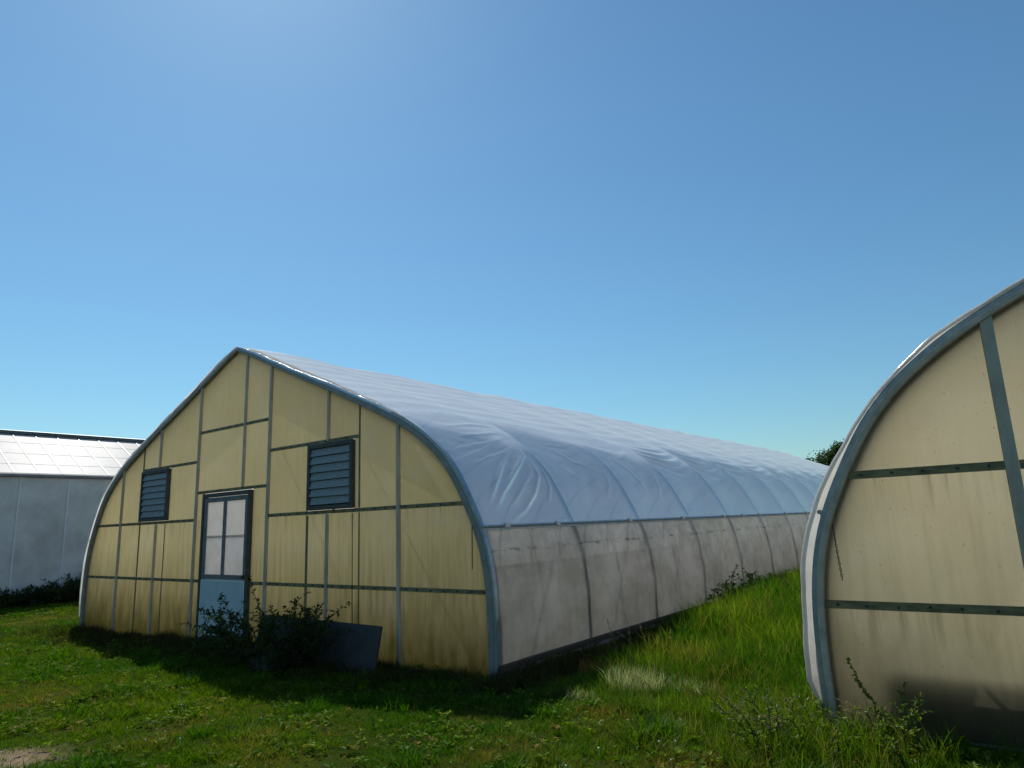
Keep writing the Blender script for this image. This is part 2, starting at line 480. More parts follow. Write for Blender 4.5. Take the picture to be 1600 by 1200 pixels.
ARCH_POLY = [(x, z) for x, z in full_profile(-0.040, 60, SEG[-1])]
def clip_poly(poly, x0, x1, z0, z1):
    def cut(p, axis, v, keep_less):
        out = []
        for i in range(len(p)):
            a, b = p[i], p[(i + 1) % len(p)]
            ia = (a[axis] <= v) == keep_less; ib = (b[axis] <= v) == keep_less
            if ia: out.append(a)
            if ia != ib:
                t = (v - a[axis]) / (b[axis] - a[axis])
                out.append((a[0] + (b[0] - a[0]) * t, a[1] + (b[1] - a[1]) * t))
        return out
    for ax, v, k in ((0, x0, False), (0, x1, True), (1, z0, False), (1, z1, True)):
        poly = cut(poly, ax, v, k)
        if len(poly) < 3: return []
    return poly

# ------------------------------------------------------------------ films
def film_grid(ls, ys, disp, side=1):
    """disp(l array[:,None], y array[None,:]) -> outward offset"""
    l = ls[:, None] * np.ones_like(ys)[None, :]
    y = np.ones_like(ls)[:, None] * ys[None, :]
    x0, z0 = half_at(np.abs(l)); nx, nz = half_n(np.abs(l))
    d = disp(l, y)
    fade = np.clip(np.abs(l) / 0.15, 0, 1)                # symmetric at the ridge
    nx = nx * fade; nz = np.sqrt(np.maximum(0, 1 - nx ** 2))*np.sign(nz + 1e-9)
    sg = np.where(l >= 0, 1.0, -1.0)
    X = (x0 + nx * d) * sg; Z = z0 + nz * d
    return X, y, Z

def grid_mesh(name, X, Y, Z, mat):
    a, b = X.shape
    v = np.stack([X, Y, Z], -1).reshape(-1, 3)
    i = np.arange(a * b).reshape(a, b)
    f = np.stack([i[:-1, :-1], i[1:, :-1], i[1:, 1:], i[:-1, 1:]], -1).reshape(-1, 4)
    me = bpy.data.meshes.new(name)
    me.from_pydata(v.tolist(), [], f.tolist())
    me.polygons.foreach_set('use_smooth', [True] * len(me.polygons))
    me.materials.append(mat)
    return me

BAYR = nr.random((40, 6))
FOLDS = [([(1.62, 1.18), (1.53, 1.05), (.97, .66), (.68, .47), (.40, .25)], .030, .036), ([(1.28, 1.12), (.94, .87), (.63, .60), (.30, .30)], .024, .034),
         ([(1.64, .98), (1.54, .69), (1.27, .43), (.93, .21), (.55, .05)], .024, .030), ([(1.48, 1.24), (1.28, 1.13), (.78, .97), (.28, .81)], .020, .034),
         ([(1.3, 1.36), (.91, 1.18), (.43, .98), (.05, .84)], .016, .030), ([(1.62, .92), (1.4, .73), (1.02, .47), (.72, .26)], .013, .028),
         ([(1.5, 1.46), (1.05, 1.30), (.5, 1.15), (.12, 1.04)], .014, .032), ([(1.6, 1.62), (1.1, 1.50), (.45, 1.36)], .012, .035),
         ([(1.74, .80), (1.66, .52), (1.46, .28)], .012, .026), ([(1.75, 1.85), (1.2, 1.78), (.5, 1.62)], .012, .035),
         ([(2.5, 1.3), (2.8, 1.05), (3.2, .9)], .008, .04), ([(3.45, .9), (3.3, .6), (3.0, .35)], .008, .035), ([(4.1, 1.3), (4.4, .9), (4.5, .5)], .010, .04), ([(2.2, 1.0), (2.5, .75), (2.9, .62)], .006, .05),
         ([(5.15, .9), (5.0, .6), (4.75, .35)], .008, .035), ([(5.0, 1.5), (4.6, 1.28), (4.1, 1.2)], .010, .04), ([(3.5, 1.62), (3.0, 1.42), (2.3, 1.44)], .010, .045)]
def first_bay_folds(l, y, q):
    d = np.zeros_like(y)
    m = (y < 5.6) & (q < 2.2) & (l > 0)
    Y, Q = y[m], q[m]
    acc = np.zeros_like(Y)
    for pts, h, w in FOLDS:
        n = len(pts) - 1; best = np.full_like(Y, 9.0); tt = np.zeros_like(Y)
        for k in range(n):
            (a, b), (c, e) = pts[k], pts[k + 1]
            u = np.clip(((Y - a) * (c - a) + (Q - b) * (e - b)) / ((c - a) ** 2 + (e - b) ** 2), 0, 1)
            ds = np.hypot(Y - a - u * (c - a), Q - b - u * (e - b))
            z_ = ds < best; best[z_] = ds[z_]; tt[z_] = (k + u[z_]) / n
        acc += h * np.exp(-(best / w) ** 2) * np.sin(np.pi * np.clip(tt, 0.02, .98)) ** .6
    d[m] = acc
    return d

def roof_disp(l, y):
    q = L_EAVE - np.abs(l)                   # distance up from the eave rail
    b = np.clip((y / BAY).astype(int), 0, 39); t = y / BAY - b
    r = BAYR[b]
    dip = np.sin(np.pi * t) ** 2
    low = np.clip(1 - (q - 0.9) / 1.2, 0, 1)
    right = np.where(l > 0, 1.0, 0.25)
    d = 0.004 + 0.055 * np.clip((q - 1.1) / 1.2, 0, 1) * np.clip(np.abs(l) / 0.5, 0.15, 1)
    d += -0.024 * dip * low * np.clip(q / 0.25, 0, 1) + 0.022 * dip * (1 - low)
    # sharp crease where the film is pulled over a rib
    d += 0.006 * np.exp(-(np.minimum(t, 1 - t) * BAY / 0.035) ** 2) * low
    # swags hanging between ribs below the whiter zone
    env = np.exp(-((q - 1.25 - 0.2 * r[..., 0]) / 0.40) ** 2) * np.sin(np.pi * np.clip(t, 0, 1)) ** 0.7
    ph = (q - (0.14 + 0.16 * r[..., 1]) * 4 * (t - 0.5) ** 2 + 0.03 * np.sin(y * 3 + r[..., 2] * 6)) / (0.20 + 0.10 * r[..., 3])
    amp = np.where(b >= 3, 0.016, 0.003) * (0.6 + 0.7 * r[..., 4])
    d += amp * env * np.cos(2 * np.pi * ph) * right
    d += first_bay_folds(l, y, q) * right
    # a few soft diagonal tension folds in bays 1-2
    f2 = ((b == 1) | (b == 2)) * np.exp(-((q - 0.8) / 0.4) ** 2) * np.sin(np.pi * t) ** 2
    d += 0.004 * f2 * np.cos((y * 1.5 - q * 1.0) * 9 + 3 * np.sin(q * 3))
    # long soft billows along the roof
    d += 0.010 * np.sin(y * 2.1 + np.abs(l) * 1.3) * (1 - low) + 0.005 * np.sin(np.abs(l) * 13 + 2.0 * np.sin(y * 0.8)) * (1 - low)
    return d

def side_disp(l, y):
    q = (np.abs(l) - L_EAVE) / (L_BASE - L_EAVE)
    b = np.clip((y / BAY).astype(int), 0, 39); t = y / BAY - b
    r = BAYR[b]
    d = 0.002 - 0.035 * np.sin(np.pi * t) ** 2 * np.sin(np.pi * np.clip(q, 0, 1))
    d += 0.012 * np.sin(y * 3.1 + q * 3 + r[..., 5] * 3) * np.sin(np.pi * q)
    d += 0.008 * np.cos((y * 0.8 + q * 1.5) * 11 + 2 * np.sin(y * 2)) * np.sin(np.pi * q) * (0.4 + r[..., 2])
    d += 0.008 * np.exp(-(np.minimum(t, 1 - t) * BAY / 0.04) ** 2)
    for (a0, q0, a1, q1, hh, ww) in ((.25, .95, .75, .55, .016, .05), (.5, .98, 1.1, .7, .012, .05), (.15, .6, .6, .3, .010, .05), (2.0, .95, 2.5, .6, .010, .06), (3.6, .1, 2.9, .4, .010, .05), (1.7, .1, 1.0, .45, .012, .05), (4.4, .9, 4.9, .5, .009, .06)):
        u = np.clip(((y - a0) * (a1 - a0) + (q - q0) * (q1 - q0)) / ((a1 - a0) ** 2 + (q1 - q0) ** 2), 0, 1)
        d += hh * np.exp(-(np.hypot(y - a0 - u * (a1 - a0), q - q0 - u * (q1 - q0)) / ww) ** 2) * np.sin(np.pi * np.clip(u, .02, .98))
    # loose bottom corner at the front
    d += 0.02 * np.exp(-(y / 0.35) ** 2) * np.clip((q - 0.1) / 0.9, 0, 1) * (1 + 0.4 * np.sin(q * 9 + 1))
    return d

ys_near = np.concatenate([np.arange(-0.035, 1.9, 0.014), np.arange(1.9, 7.4, 0.0275), np.arange(7.4, 14.8, 0.045), np.arange(14.8, GL, 0.09), [GL]])
ls_roof = np.concatenate([np.linspace(L_EAVE, L_EAVE - 2.0, 125), np.linspace(L_EAVE - 2.02, L_EAVE - 2.6, 24), np.linspace(L_EAVE - 2.65, 0.0, 40), np.linspace(-0.06, -L_EAVE, 40)])
roof_me = grid_mesh('roof_film', *film_grid(ls_roof, ys_near, roof_disp), MT['roof_film'])
ls_side = np.linspace(L_EAVE, L_BASE, 40)
side_me_r = grid_mesh('side_film', *film_grid(ls_side, ys_near, side_disp), MT['side_film'])
side_me_l = grid_mesh('side_film', *film_grid(-ls_side, ys_near[::2], side_disp), MT['side_film'])

# ------------------------------------------------------------------ greenhouse builder
ZLOW, ZMID, ZUP, ZTOP, ZDOOR = 0.823, 1.7615, 2.695, 3.166, 2.19
BOT = -0.22
def rib_mesh():
    p = full_profile(-0.030, 46)
    m = MB(); m.tube([(x, 0, z) for x, z in p], 0.029, 8)
    return m.mesh('rib', MT['rib'], True)
rib_me = rib_mesh()
clip_mesh = MB(); clip_mesh.box(-0.022, 0.030, -0.055, 0.055, -0.028, 0.030); clip_mesh.box(-0.03, 0.012, -0.03, 0.04, 0.030, 0.062)
clip_me = clip_mesh.mesh('clip', MT['clip'])

def greenhouse(loc, label, pm, post_w, rail_h, wavy, inner, fw_):
    g = empty('greenhouse', loc)
    tag(g, label, 'greenhouse', 'long plastic covered greenhouses')
    P = lambda nm, m, mat, smooth=False: m.build(nm, mat, g, smooth)
    # --- sheets of the front gable
    BIG = 9
    p1, pj, p2, p3, p4, p5, pk, p6, pr, p7 = -3.727, -2.985, -2.352, -1.041, 0.297, 0.9615, 1.885, 2.329, 2.95, 3.6787
    pl = -2.06
    cells = []
    def col(x0, x1, zs):
        for a, b in zip(zs, zs[1:]): cells.append((x0, x1, a, b))
    col(-BIG, p1, (BOT, ZLOW, ZMID, BIG)); col(p1, pj, (BOT, ZLOW, ZMID, BIG))
    col(pj, p2, (BOT, ZLOW, ZMID)); col(p2, pl, (BOT, ZLOW, ZMID)); col(pl, p3, (BOT, ZLOW, ZMID))
    col(-1.975, p3, (ZMID, ZUP)); col(pj, p2, (ZUP, BIG)); col(p2, p3, (ZUP, BIG))
    col(p3, -0.80, (BOT, ZLOW, ZDOOR)); col(0.56, p5, (BOT, ZLOW, ZDOOR))
    col(p3, p4, (ZDOOR, ZTOP, BIG)); col(p4, p5, (ZDOOR, ZTOP, BIG))
    col(p5, pk, (BOT, ZLOW, ZMID, ZUP)); col(pk, p6, (BOT, ZLOW, ZMID)); col(p6, pr, (BOT, ZLOW, ZMID)); col(pr, p7, (BOT, ZLOW, ZMID, BIG))
    col(p5, p6, (ZUP, BIG)); col(p6, pr, (ZUP, BIG)); col(2.86, pr, (ZMID, ZUP))
    col(p7, BIG, (BOT, ZLOW, ZMID, BIG))
    r2 = random.Random(5)
    for c in cells:
        poly = clip_poly(ARCH_POLY, *c)
        if len(poly) < 3: continue
        y = 0.004 + r2.random() * 0.006
        m = MB(); n = len(poly)
        cx = sum(p[0] for p in poly) / n; cz = sum(p[1] for p in poly) / n
        # slightly bowed sheet: fan with a proud centre
        m.add([(x, y, z) for x, z in poly] + [(cx, y - 0.006 * r2.random(), cz)], [(i, (i + 1) % n, n) for i in range(n)])
        P('panel', m, pm)
    # --- posts (proud of the sheets)
    def post(x, z0, z1, w=post_w, y0=-0.032):
        m = MB(); m.box(x - w / 2, x + w / 2, y0, 0.002, z0, z1)
        m.box(x - w / 2 - 0.006, x - w / 2 - 0.001, y0 + 0.012, 0.001, z0, z1 - 0.01)   # lip of the channel
        bevel(P('post', m, MT['post']), 0.005)
    for x in (p1, p3, p5, p7): post(x, BOT, zarch(x) - 0.05)
    post(p2, ZUP + 0.03, zarch(p2) - 0.05, post_w * .8); post(p2, BOT, ZMID - 0.03, post_w * .8)
    post(p4, ZDOOR + 0.02, zarch(p4) - 0.05, post_w * .8)
    post(p6, ZUP - 0.005, zarch(p6) - 0.05, post_w * .8); post(p6, BOT, ZMID - 0.03, post_w * .8)
    # --- brown overlap seams
    def seam(x, z0, z1, w=0.030):
        m = MB(); m.box(x - w / 2, x + w / 2, -0.006, 0.002, z0, z1)
        P('seam', m, MT['seam'])
    seam(pj, BOT, zarch(pj) - 0.06, 0.04); seam(pl, BOT, ZMID - 0.03, 0.024)
    seam(pk, BOT, ZMID - 0.03, 0.045); seam(pk - 0.005, ZMID + 0.03, ZUP - 0.03, 0.04)
    seam(pr, ZMID + 0.03, zarch(pr) - 0.06, 0.028); seam(pr, BOT, ZMID - 0.03, 0.018)
    # --- rails with screws
    rr = random.Random(9)
    def rail(x0, x1, z, h=rail_h):
        m = MB(); m.box(x0, x1, -0.013, -0.0075, z - h / 2, z + h / 2)
        P('rail', m, MT['rail'])
        sc = MB(); x = x0 + 0.09
        while x < x1 - 0.04:
            zz = z + rr.uniform(-.006, .006)
            sc.tube([(x, -0.024, zz), (x, -0.0125, zz)], 0.010, 6)
            x += 0.20 + rr.uniform(-.015, .015)
        o = P('screw_row', sc, MT['screw']); o['kind'] = 'stuff'
    pw = post_w / 2 + 0.001
    def runs(z, xs):
        for a, b in zip(xs, xs[1:]): rail(a + pw, b - pw, z)
    def xin(z): return float(half_at(l_at_z(z))[0]) - 0.075 + pw
    e = xin(ZLOW); runs(ZLOW, (-e, p1, p3)); rail(p3 + pw, -0.815, ZLOW); rail(0.575, p5 - pw, ZLOW); runs(ZLOW, (p5, p7, e))
    e = xin(ZMID); runs(ZMID, (-e, p1, p3)); runs(ZMID, (p5, p7, e))
    rail(pj + 0.025, p3 - pw, ZUP); rail(p5 + pw, pr - 0.016, ZUP)
    runs(ZTOP, (p3, p5)); runs(ZDOOR, (p3, p5))
    # --- louvred vents
    def vent(x0, x1, z0, z1, n):
        fr = MB(); w = 0.055
        fr.box(x0, x0 + w, -0.05, 0.032, z0, z1); fr.box(x1 - w, x1, -0.05, 0.032, z0, z1)
        fr.box(x0 + w, x1 - w, -0.05, 0.032, z1 - w, z1); fr.box(x0 + w, x1 - w, -0.05, 0.032, z0, z0 + w)
        fr.box(x0 + w, x1 - w, 0.02, 0.028, z0 + w, z1 - w)
        v = bevel(P('louver_vent', fr, MT['dark_frame']), 0.004)
        zs = np.linspace(z0 + w + 0.012, z1 - w, n + 1)
        for a, b in zip(zs, zs[1:]):
            s = MB(); h = b - a; t = rr.uniform(-.004, .004)
            ya, yb = -0.044 + t, -0.018
            s.add([(x0 + w + .004, ya, a + .004), (x1 - w - .004, ya, a + .004 + t), (x1 - w - .004, yb, b - .003), (x0 + w + .004, yb, b - .003),
                   (x0 + w + .004, ya + .006, a + .002), (x1 - w - .004, ya + .006, a + .002 + t), (x1 - w - .004, yb + .006, b - .005), (x0 + w + .004, yb + .006, b - .005)],
                  [(0, 1, 2, 3), (7, 6, 5, 4), (0, 4, 5, 1), (1, 5, 6, 2), (2, 6, 7, 3), (3, 7, 4, 0)])
            so = s.build('slat', MT['louver'], v)
    vent(-2.96, -1.979, 1.79, 2.665, 7)
    vent(1.915, 2.856, 1.79, 2.665, 7)
    # --- door
    D0, D1 = -0.797, 0.557
    fr = MB()
    fr.box(D0, D0 + 0.06, -0.05, 0.03, BOT, 2.158); fr.box(D1 - 0.06, D1, -0.05, 0.03, BOT, 2.158); fr.box(D0 + 0.06, D1 - 0.06, -0.05, 0.03, 2.098, 2.158)
    bevel(P('door_frame', fr, MT['dark_frame']), 0.005)
    d0, d1 = D0 + 0.065, D1 - 0.065
    dr = MB(); w = 0.07; zt = 2.09; zm = 0.86; xm = (d0 + d1) / 2 - 0.02
    dr.box(d0, d0 + w, -0.040, -0.006, zm, zt); dr.box(d1 - w, d1, -0.040, -0.006, zm, zt)
    dr.box(d0 + w, d1 - w, -0.040, -0.006, zt - w, zt); dr.box(d0 + w, d1 - w, -0.040, -0.006, zm, zm + w)
    dr.box(xm - 0.032, xm + 0.032, -0.042, -0.006, zm + w, zt - w)
    dr.box(d0 + w, d1 - w, -0.008, -0.002, 1.48, 1.51)
    door = bevel(P('door', dr, MT['door_frame']), 0.004)
    for a, b in ((d0 + w, xm - 0.032), (xm + 0.032, d1 - w)):
        m = MB(); m.add([(a, -0.022, zm + w), (b, -0.022, zm + w), (b, -0.022, zt - w), (a, -0.022, zt - w)], [(0, 1, 2, 3)]); m.build('pane', MT['window'], door)
    m = MB(); m.box(d0, d1, -0.036, -0.008, -0.14, zm - 0.004); lp = bevel(m.build('lower_panel', MT['door_panel'], door), 0.004)
    m = MB(); t = 0.022
    m.box(d0 + .004, d1 - .004, -0.043, -0.0365, zm - 0.012 - t, zm - 0.012); m.box(d0 + .004, d0 + .004 + t, -0.043, -0.0365, -0.13, zm - 0.012 - t)
    m.box(d1 - .004 - t, d1 - .004, -0.043, -0.0365, -0.13, zm - 0.012 - t)
    m.build('trim', MT['door_trim'], door)
    m = MB(); m.box(d1 - 0.05, d1 - 0.02, -0.075, -0.0405, 0.885, 0.93); m.tube([(d1 - 0.035, -0.07, 0.905), (d1 - 0.13, -0.075, 0.90)], 0.008, 6); m.build('handle', MT['dark_frame'], door)
    # --- frame arch of the gable
    m = sweep_rect(-fw_, -0.022, -0.045, 0.03, 80, None, 0.55); bevel(P('end_arch', m, MT['pale_steel'] if wavy else MT['steel'], False), 0.006)
    m = sweep_rect(-fw_ - inner, -0.022, 0.0305, 0.075, 80, None, 0.55); P('inner_arch', m, MT['rib'])
    m = sweep_rect(-0.020, 0.016, -0.034, 0.022, 80); P('edge_channel', m, MT['pipe'])
    # --- ribs, purlin
    k = 1
    while k * BAY < GL:
        link('rib', rib_me, g, (0, k * BAY, 0)); k += 1
    for xx, zz in ((0, 4.33), (2.35, 3.36), (-2.35, 3.36)):
        m = MB(); m.tube([(xx, 0.08, zz), (xx, GL - 0.08, zz)], 0.02, 6); P('purlin', m, MT['rib'])
    for k in range(int(GL / BAY)):           # light struts behind the side curtain, midway between ribs
        m = MB(); pts = [half_at(l_) for l_ in np.linspace(L_EAVE, L_BASE, 8)]
        m.tube([(float(x) - .075, (k + .5) * BAY + .03 * math.sin(k * 3), float(z)) for x, z in pts], 0.010, 5); P('strut', m, MT['rib'])
    # --- films
    link('roof_film', roof_me, g)
    link('side_film', side_me_r, g); link('side_film', side_me_l, g)
    # --- eave rail with clips, base boards, skirts
    ex, ez = half_at(L_EAVE); enx, enz = half_n(L_EAVE)
    for s in (1, -1):
        m = MB(); x = (float(ex) + 0.038) * s
        m.tube([(x, -0.03, 1.5), (x, GL, 1.5)], 0.017, 8)
        m.box(min(x - .028 * s, x - .006 * s), max(x - .028 * s, x - .006 * s), -0.03, GL, 1.46, 1.49)
        P('eave_rail', m, MT['pipe'], False)
        xb, _ = half_at(L_BASE); xb = float(xb)
        m = MB(); a, b = sorted((s * (xb - 0.02), s * (xb + 0.045))); m.box(a, b, -0.02, GL, -0.02, 0.11)
        bevel(P('base_board', m, MT['wood']), 0.008)
    for y in (0.37, 1.38, 3.25, 5.1, 6.95, 8.0, 9.0, 10.9, 12.7, 14.6, 16.4, 18.3):
        o = link('clip', clip_me, g, (float(ex) + 0.048, y, 1.5)); o.rotation_euler = (rr.uniform(-.1, .1), 0, 0); o.scale = (.8, .75, .5)
    # torn film skirt hanging below the base board
    sk = MB(); n = 120
    vs = []; fs = []
    for i in range(n):
        y = 0.3 + i * 0.09
        h = 0.10 + 0.08 * max(0, math.sin(y * 1.3 + 0.5)) + 0.03 * math.sin(y * 7)
        for j in range(4):
            q = j / 3
            vs.append((xb + 0.05 + 0.05 * q * q + 0.012 * math.sin(y * 9 + q * 4), y, 0.05 - (h + 0.05) * q))
    for i in range(n - 1):
        for j in range(3): fs.append((i * 4 + j, (i + 1) * 4 + j, (i + 1) * 4 + j + 1, i * 4 + j + 1))
    sk.add(vs, fs); P('film_skirt', sk, MT['edge_film'], True)
    # --- film wrapped round the front edge
    def edge(l0, l1, wid, amp, out, seed, sgn):
        n = int(abs(l1 - l0) / 0.02); q = random.Random(seed); ph = q.uniform(0, 6)
        vs = []; fs = []
        for i in range(n):
            l = l0 + (l1 - l0) * i / (n - 1)
            x, z = half_at(l); nx, nz = half_n(l)
            e0 = min(1, i / 12, (n - 1 - i) / 12)
            wv = amp * (math.sin(l * 4.3 + ph) * .6 + math.sin(l * 9.7 + ph * 2) * .3 + math.sin(l * 23) * .12) * e0
            lowk = min(1, max(0, (l - L_EAVE + 0.9) / 1.2))
            fl = (out * (0.35 + 0.65 * lowk) * e0 + wv)
            cs = [(0.004, 0.46), (0.010 + .12 * fl, 0.32), (0.012 + .35 * fl, 0.18), (0.014 + .70 * fl, 0.06), (0.016 + fl, -0.035), (0.013 + fl, -0.052), (0.004 + fl * .9 - wid * .3, -0.060), (-wid * (.5 + 4 * wv) + fl * .8, -0.060)]
            for off, yy in cs: vs.append(((x + nx * off) * sgn, yy, z + nz * off))
        for i in range(n - 1):
            for j in range(7): fs.append((i * 8 + j, (i + 1) * 8 + j, (i + 1) * 8 + j + 1, i * 8 + j + 1))
        m = MB(); m.add([tuple(map(float, v)) for v in vs], fs)
        P('film_edge', m, MT['edge_film'], True)
    if wavy:
        edge(0.02, L_BASE + 0.05, 0.020, 0.012, 0.085, 3, -1)
        edge(0.02, L_BASE + 0.05, 0.020, 0.012, 0.085, 4, 1)
    else:
        edge(0.02, 3.9, 0.010, 0.006, 0.050, 5, 1)
        edge(0.02, L_BASE, 0.008, 0.016, 0.040, 6, -1)
    # --- rear gable, plain sheets
    m = MB(); pts = full_profile(-0.03, 50)
    m.add([(x, GL - 0.01, z) for x, z in pts], [tuple(range(len(pts)))])
    P('rear_wall', m, pm)
    m = sweep_rect(-0.09, -0.02, GL - 0.004, GL + 0.04, 60); P('end_arch', m, MT['steel'])
    # cable down the gable front
    m = MB(); m.tube([(2.84, -0.02, ZMID - .04), (2.855, -0.026, 1.2), (2.85, -0.02, 0.9), (2.86, -0.022, 0.4), (2.86, -0.02, 0.0)], 0.006, 5); P('cable', m, MT['screw'])
    return g

GA = greenhouse((0, 0, 0), 'long plastic covered greenhouse with yellowed gable, two louvred vents and a pale blue door', MT['panel'], 0.050, 0.048, False, 0.022, 0.098)
GB = greenhouse((13.36, 0.08, -0.01), 'greenhouse cut off at the right edge with paler beige gable and loose white film edge', MT['panel_pale'], 0.076, 0.060, True, 0.035, 0.068)
GB.scale = (1, 1, 1.02)

# dark bench standing right behind the pale gable
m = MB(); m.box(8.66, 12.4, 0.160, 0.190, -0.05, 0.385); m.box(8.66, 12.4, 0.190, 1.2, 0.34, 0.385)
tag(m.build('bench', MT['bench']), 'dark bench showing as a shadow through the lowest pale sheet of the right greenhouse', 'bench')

# chains hanging at the gable corners
def chain(x, y, z0, z1, lean, label):
    m = MB(); n = int((z0 - z1) / 0.021)
    for i in range(n):
        z = z0 - i * (z0 - z1) / n; xx = x + lean * i / n
        pts = []
        for k in range(9):
            a = 2 * math.pi * k / 8
            u, v = 0.006 * math.cos(a), 0.0135 * math.sin(a)
            pts.append((xx + (u if i % 2 else 0), y + (0 if i % 2 else u), z + v))
        m.tube(pts, 0.0028, 4, False)
    o = m.build('chain', MT['chain'])
    tag(o, label, 'chain', 'hanging chains')
chain(4.875, -0.065, 1.50, 1.05, -0.01, 'rusty chain hanging at the right corner of the yellow gable')
chain(8.475, -0.065, 1.42, 1.01, 0.02, 'rusty chain hanging inside the left edge of the pale gable at right')

# ------------------------------------------------------------------ glasshouse with white wall at left
def glasshouse():
    g = empty('glasshouse', (-11, 6, 0))
    tag(g, 'white walled glasshouse with sloping whitewashed glass roof at the left edge', 'greenhouse')
    Y0, Y1 = -15.0, 21.0
    H, RX, RZ = 3.16, -2.52, 4.60
    seam0 = 0.52 - 6
    step = 1.12
    k0 = math.ceil((Y0 - seam0) / step); k1 = math.floor((Y1 - seam0) / step)
    pm = MB(); pm.box(-0.05, 0.0, 0.004, step - 0.004, -0.25, H)
    pme = pm.mesh('wall_panel', MT['wall_white'])
    bm_ = MB(); bm_.box(0.0025, 0.012, -0.02, 0.02, -0.25, H); bme = bm_.mesh('batten', MT['batten'])
    for k in range(k0, k1):
        link('wall_panel', pme, g, (0, seam0 + k * step, 0)); link('batten', bme, g, (0, seam0 + k * step, 0))
    ya, yb = seam0 + k0 * step, seam0 + k1 * step
    m = MB(); m.box(-0.06, 0.10, ya, yb, H + 0.002, H + 0.085); bevel(m.build('gutter', MT['gutter'], g), 0.01)
    ze = H + 0.10
    rx, rz = RX, RZ
    # roof slope
    dx, dz = rx, rz - ze; L = math.hypot(dx, dz); ux, uz = dx / L, dz / L; nx, nz = -uz * -1, ux * -1
    nx, nz = (uz, -ux)
    rs = 0.565
    rm = MB(); w = 0.011
    rm.add([(0 + nx * .0, -w, ze), (0, w, ze), (rx, w, rz), (rx, -w, rz), (nx * .026, -w, ze + nz * .026), (nx * .026, w, ze + nz * .026), (rx + nx * .026, w, rz + nz * .026), (rx + nx * .026, -w, rz + nz * .026)],
           [(0, 3, 2, 1), (4, 5, 6, 7), (0, 1, 5, 4), (1, 2, 6, 5), (2, 3, 7, 6), (3, 0, 4, 7)])
    rme = rm.mesh('rafter', MT['rafter'])
    n = int((yb - ya) / rs); y0 = 0.92 - 6 - math.floor((0.92 - 6 - ya) / rs) * rs
    rows = [0.0, 0.21, 0.47, 0.75, 0.985]
    pmes = []
    for a, b in zip(rows, rows[1:]):
        q = MB(); h0, h1 = 0.012, 0.018
        A = L * a; B = L * b + 0.02
        pt = lambda s_, h, y: (ux * s_ + nx * h, y, ze + uz * s_ + nz * h)
        q.add([pt(A, h0 + .005, w + .002), pt(A, h0 + .005, rs - w - .002), pt(B, h0, rs - w - .002), pt(B, h0, w + .002),
               pt(A, h0 + .001, w + .002), pt(A, h0 + .001, rs - w - .002), pt(B, h0 - .005, rs - w - .002), pt(B, h0 - .005, w + .002)],
              [(0, 1, 2, 3), (7, 6, 5, 4), (0, 4, 5, 1), (1, 5, 6, 2), (2, 6, 7, 3), (3, 7, 4, 0)])
        pmes.append(q.mesh('pane', MT['pane']))
    for i in range(n):
        y = y0 + i * rs
        link('rafter', rme, g, (0, y, 0))
        if y + rs <= yb:
            for pm_ in pmes: link('pane', pm_, g, (0, y, 0))
    # rear slope, ridge cap, end walls
    m = MB(); m.add([(rx, ya, rz), (rx, yb, rz), (2 * rx, yb, ze), (2 * rx, ya, ze)], [(0, 1, 2, 3)]); m.build('rear_roof', MT['pane'], g)
    m = MB(); m.box(2 * rx, 2 * rx + .05, ya, yb, -.25, ze - .002); m.build('rear_wall', MT['wall_white'], g)
    for y in (ya, yb - .04):
        m = MB(); m.add([(-.055, y, -.25), (2 * rx + .055, y, -.25), (2 * rx + .055, y, H), (rx, y, rz - .05), (-.055, y, H)], [(0, 1, 2, 3, 4)]); m.build('end_wall', MT['wall_white'], g)
    m = MB(); m.tube([(rx, ya - .05, rz + .055), (rx, yb + .05, rz + .055)], 0.055, 8); m.box(rx - .10, rx + .10, ya, yb, rz + .012, rz + .03); m.build('ridge_cap', MT['ridge'], g)
    # support post inside, showing faintly under the eave
    m = MB(); m.box(0.002, 0.03, ya, yb, -.25, 0.24); m.build('base_board', MT['wood'], g)
glasshouse()

# ------------------------------------------------------------------ board, slab, scrap
def quad_prism(name, pts, nrm, th, mat):
    n = Vector(nrm).normalized() * th
    p = [Vector(a) for a in pts]; m = MB()
    m.add(p + [a + n for a in p], [(3, 2, 1, 0), (4, 5, 6, 7), (0, 1, 5, 4), (1, 2, 6, 5), (2, 3, 7, 6), (3, 0, 4, 7)])
    return bevel(m.build(name, mat), 0.004)
b = quad_prism('board', [(1.58, -0.56, -0.10), (3.80, -0.48, -0.07), (3.62, -0.20, 0.43), (1.38, -0.27, 0.46)], (0.05, -0.9, 0.25), 0.03, MT['board'])
tag(b, 'dark grey board leaning against the yellow gable right of the shrub', 'board')
def slab():
    bm = bmesh.new(); bmesh.ops.create_cube(bm, size=1)
    for v in bm.verts: v.co = Vector((v.co.x * .34, v.co.y * .26, v.co.z * .07))
    bmesh.ops.bevel(bm, geom=bm.edges[:], offset=.015, segments=2)
    bmesh.ops.subdivide_edges(bm, edges=bm.edges[:], cuts=2, use_grid_fill=True)
    for v in bm.verts: v.co += Vector((noise.noise(v.co * 9), noise.noise(v.co * 9 + Vector((5, 0, 0))), noise.noise(v.co * 9 + Vector((0, 7, 0))))) * .014
    me = bpy.data.meshes.new('slab'); bm.to_mesh(me); bm.free(); me.materials.append(MT['stone'])
    o = link('slab', me, None, (2.42, -0.92, 0.03)); o.rotation_euler = (0.35, 0.10, 0.5)
    tag(o, 'small grey stone slab lying in the shade before the shrub', 'stone')
slab()

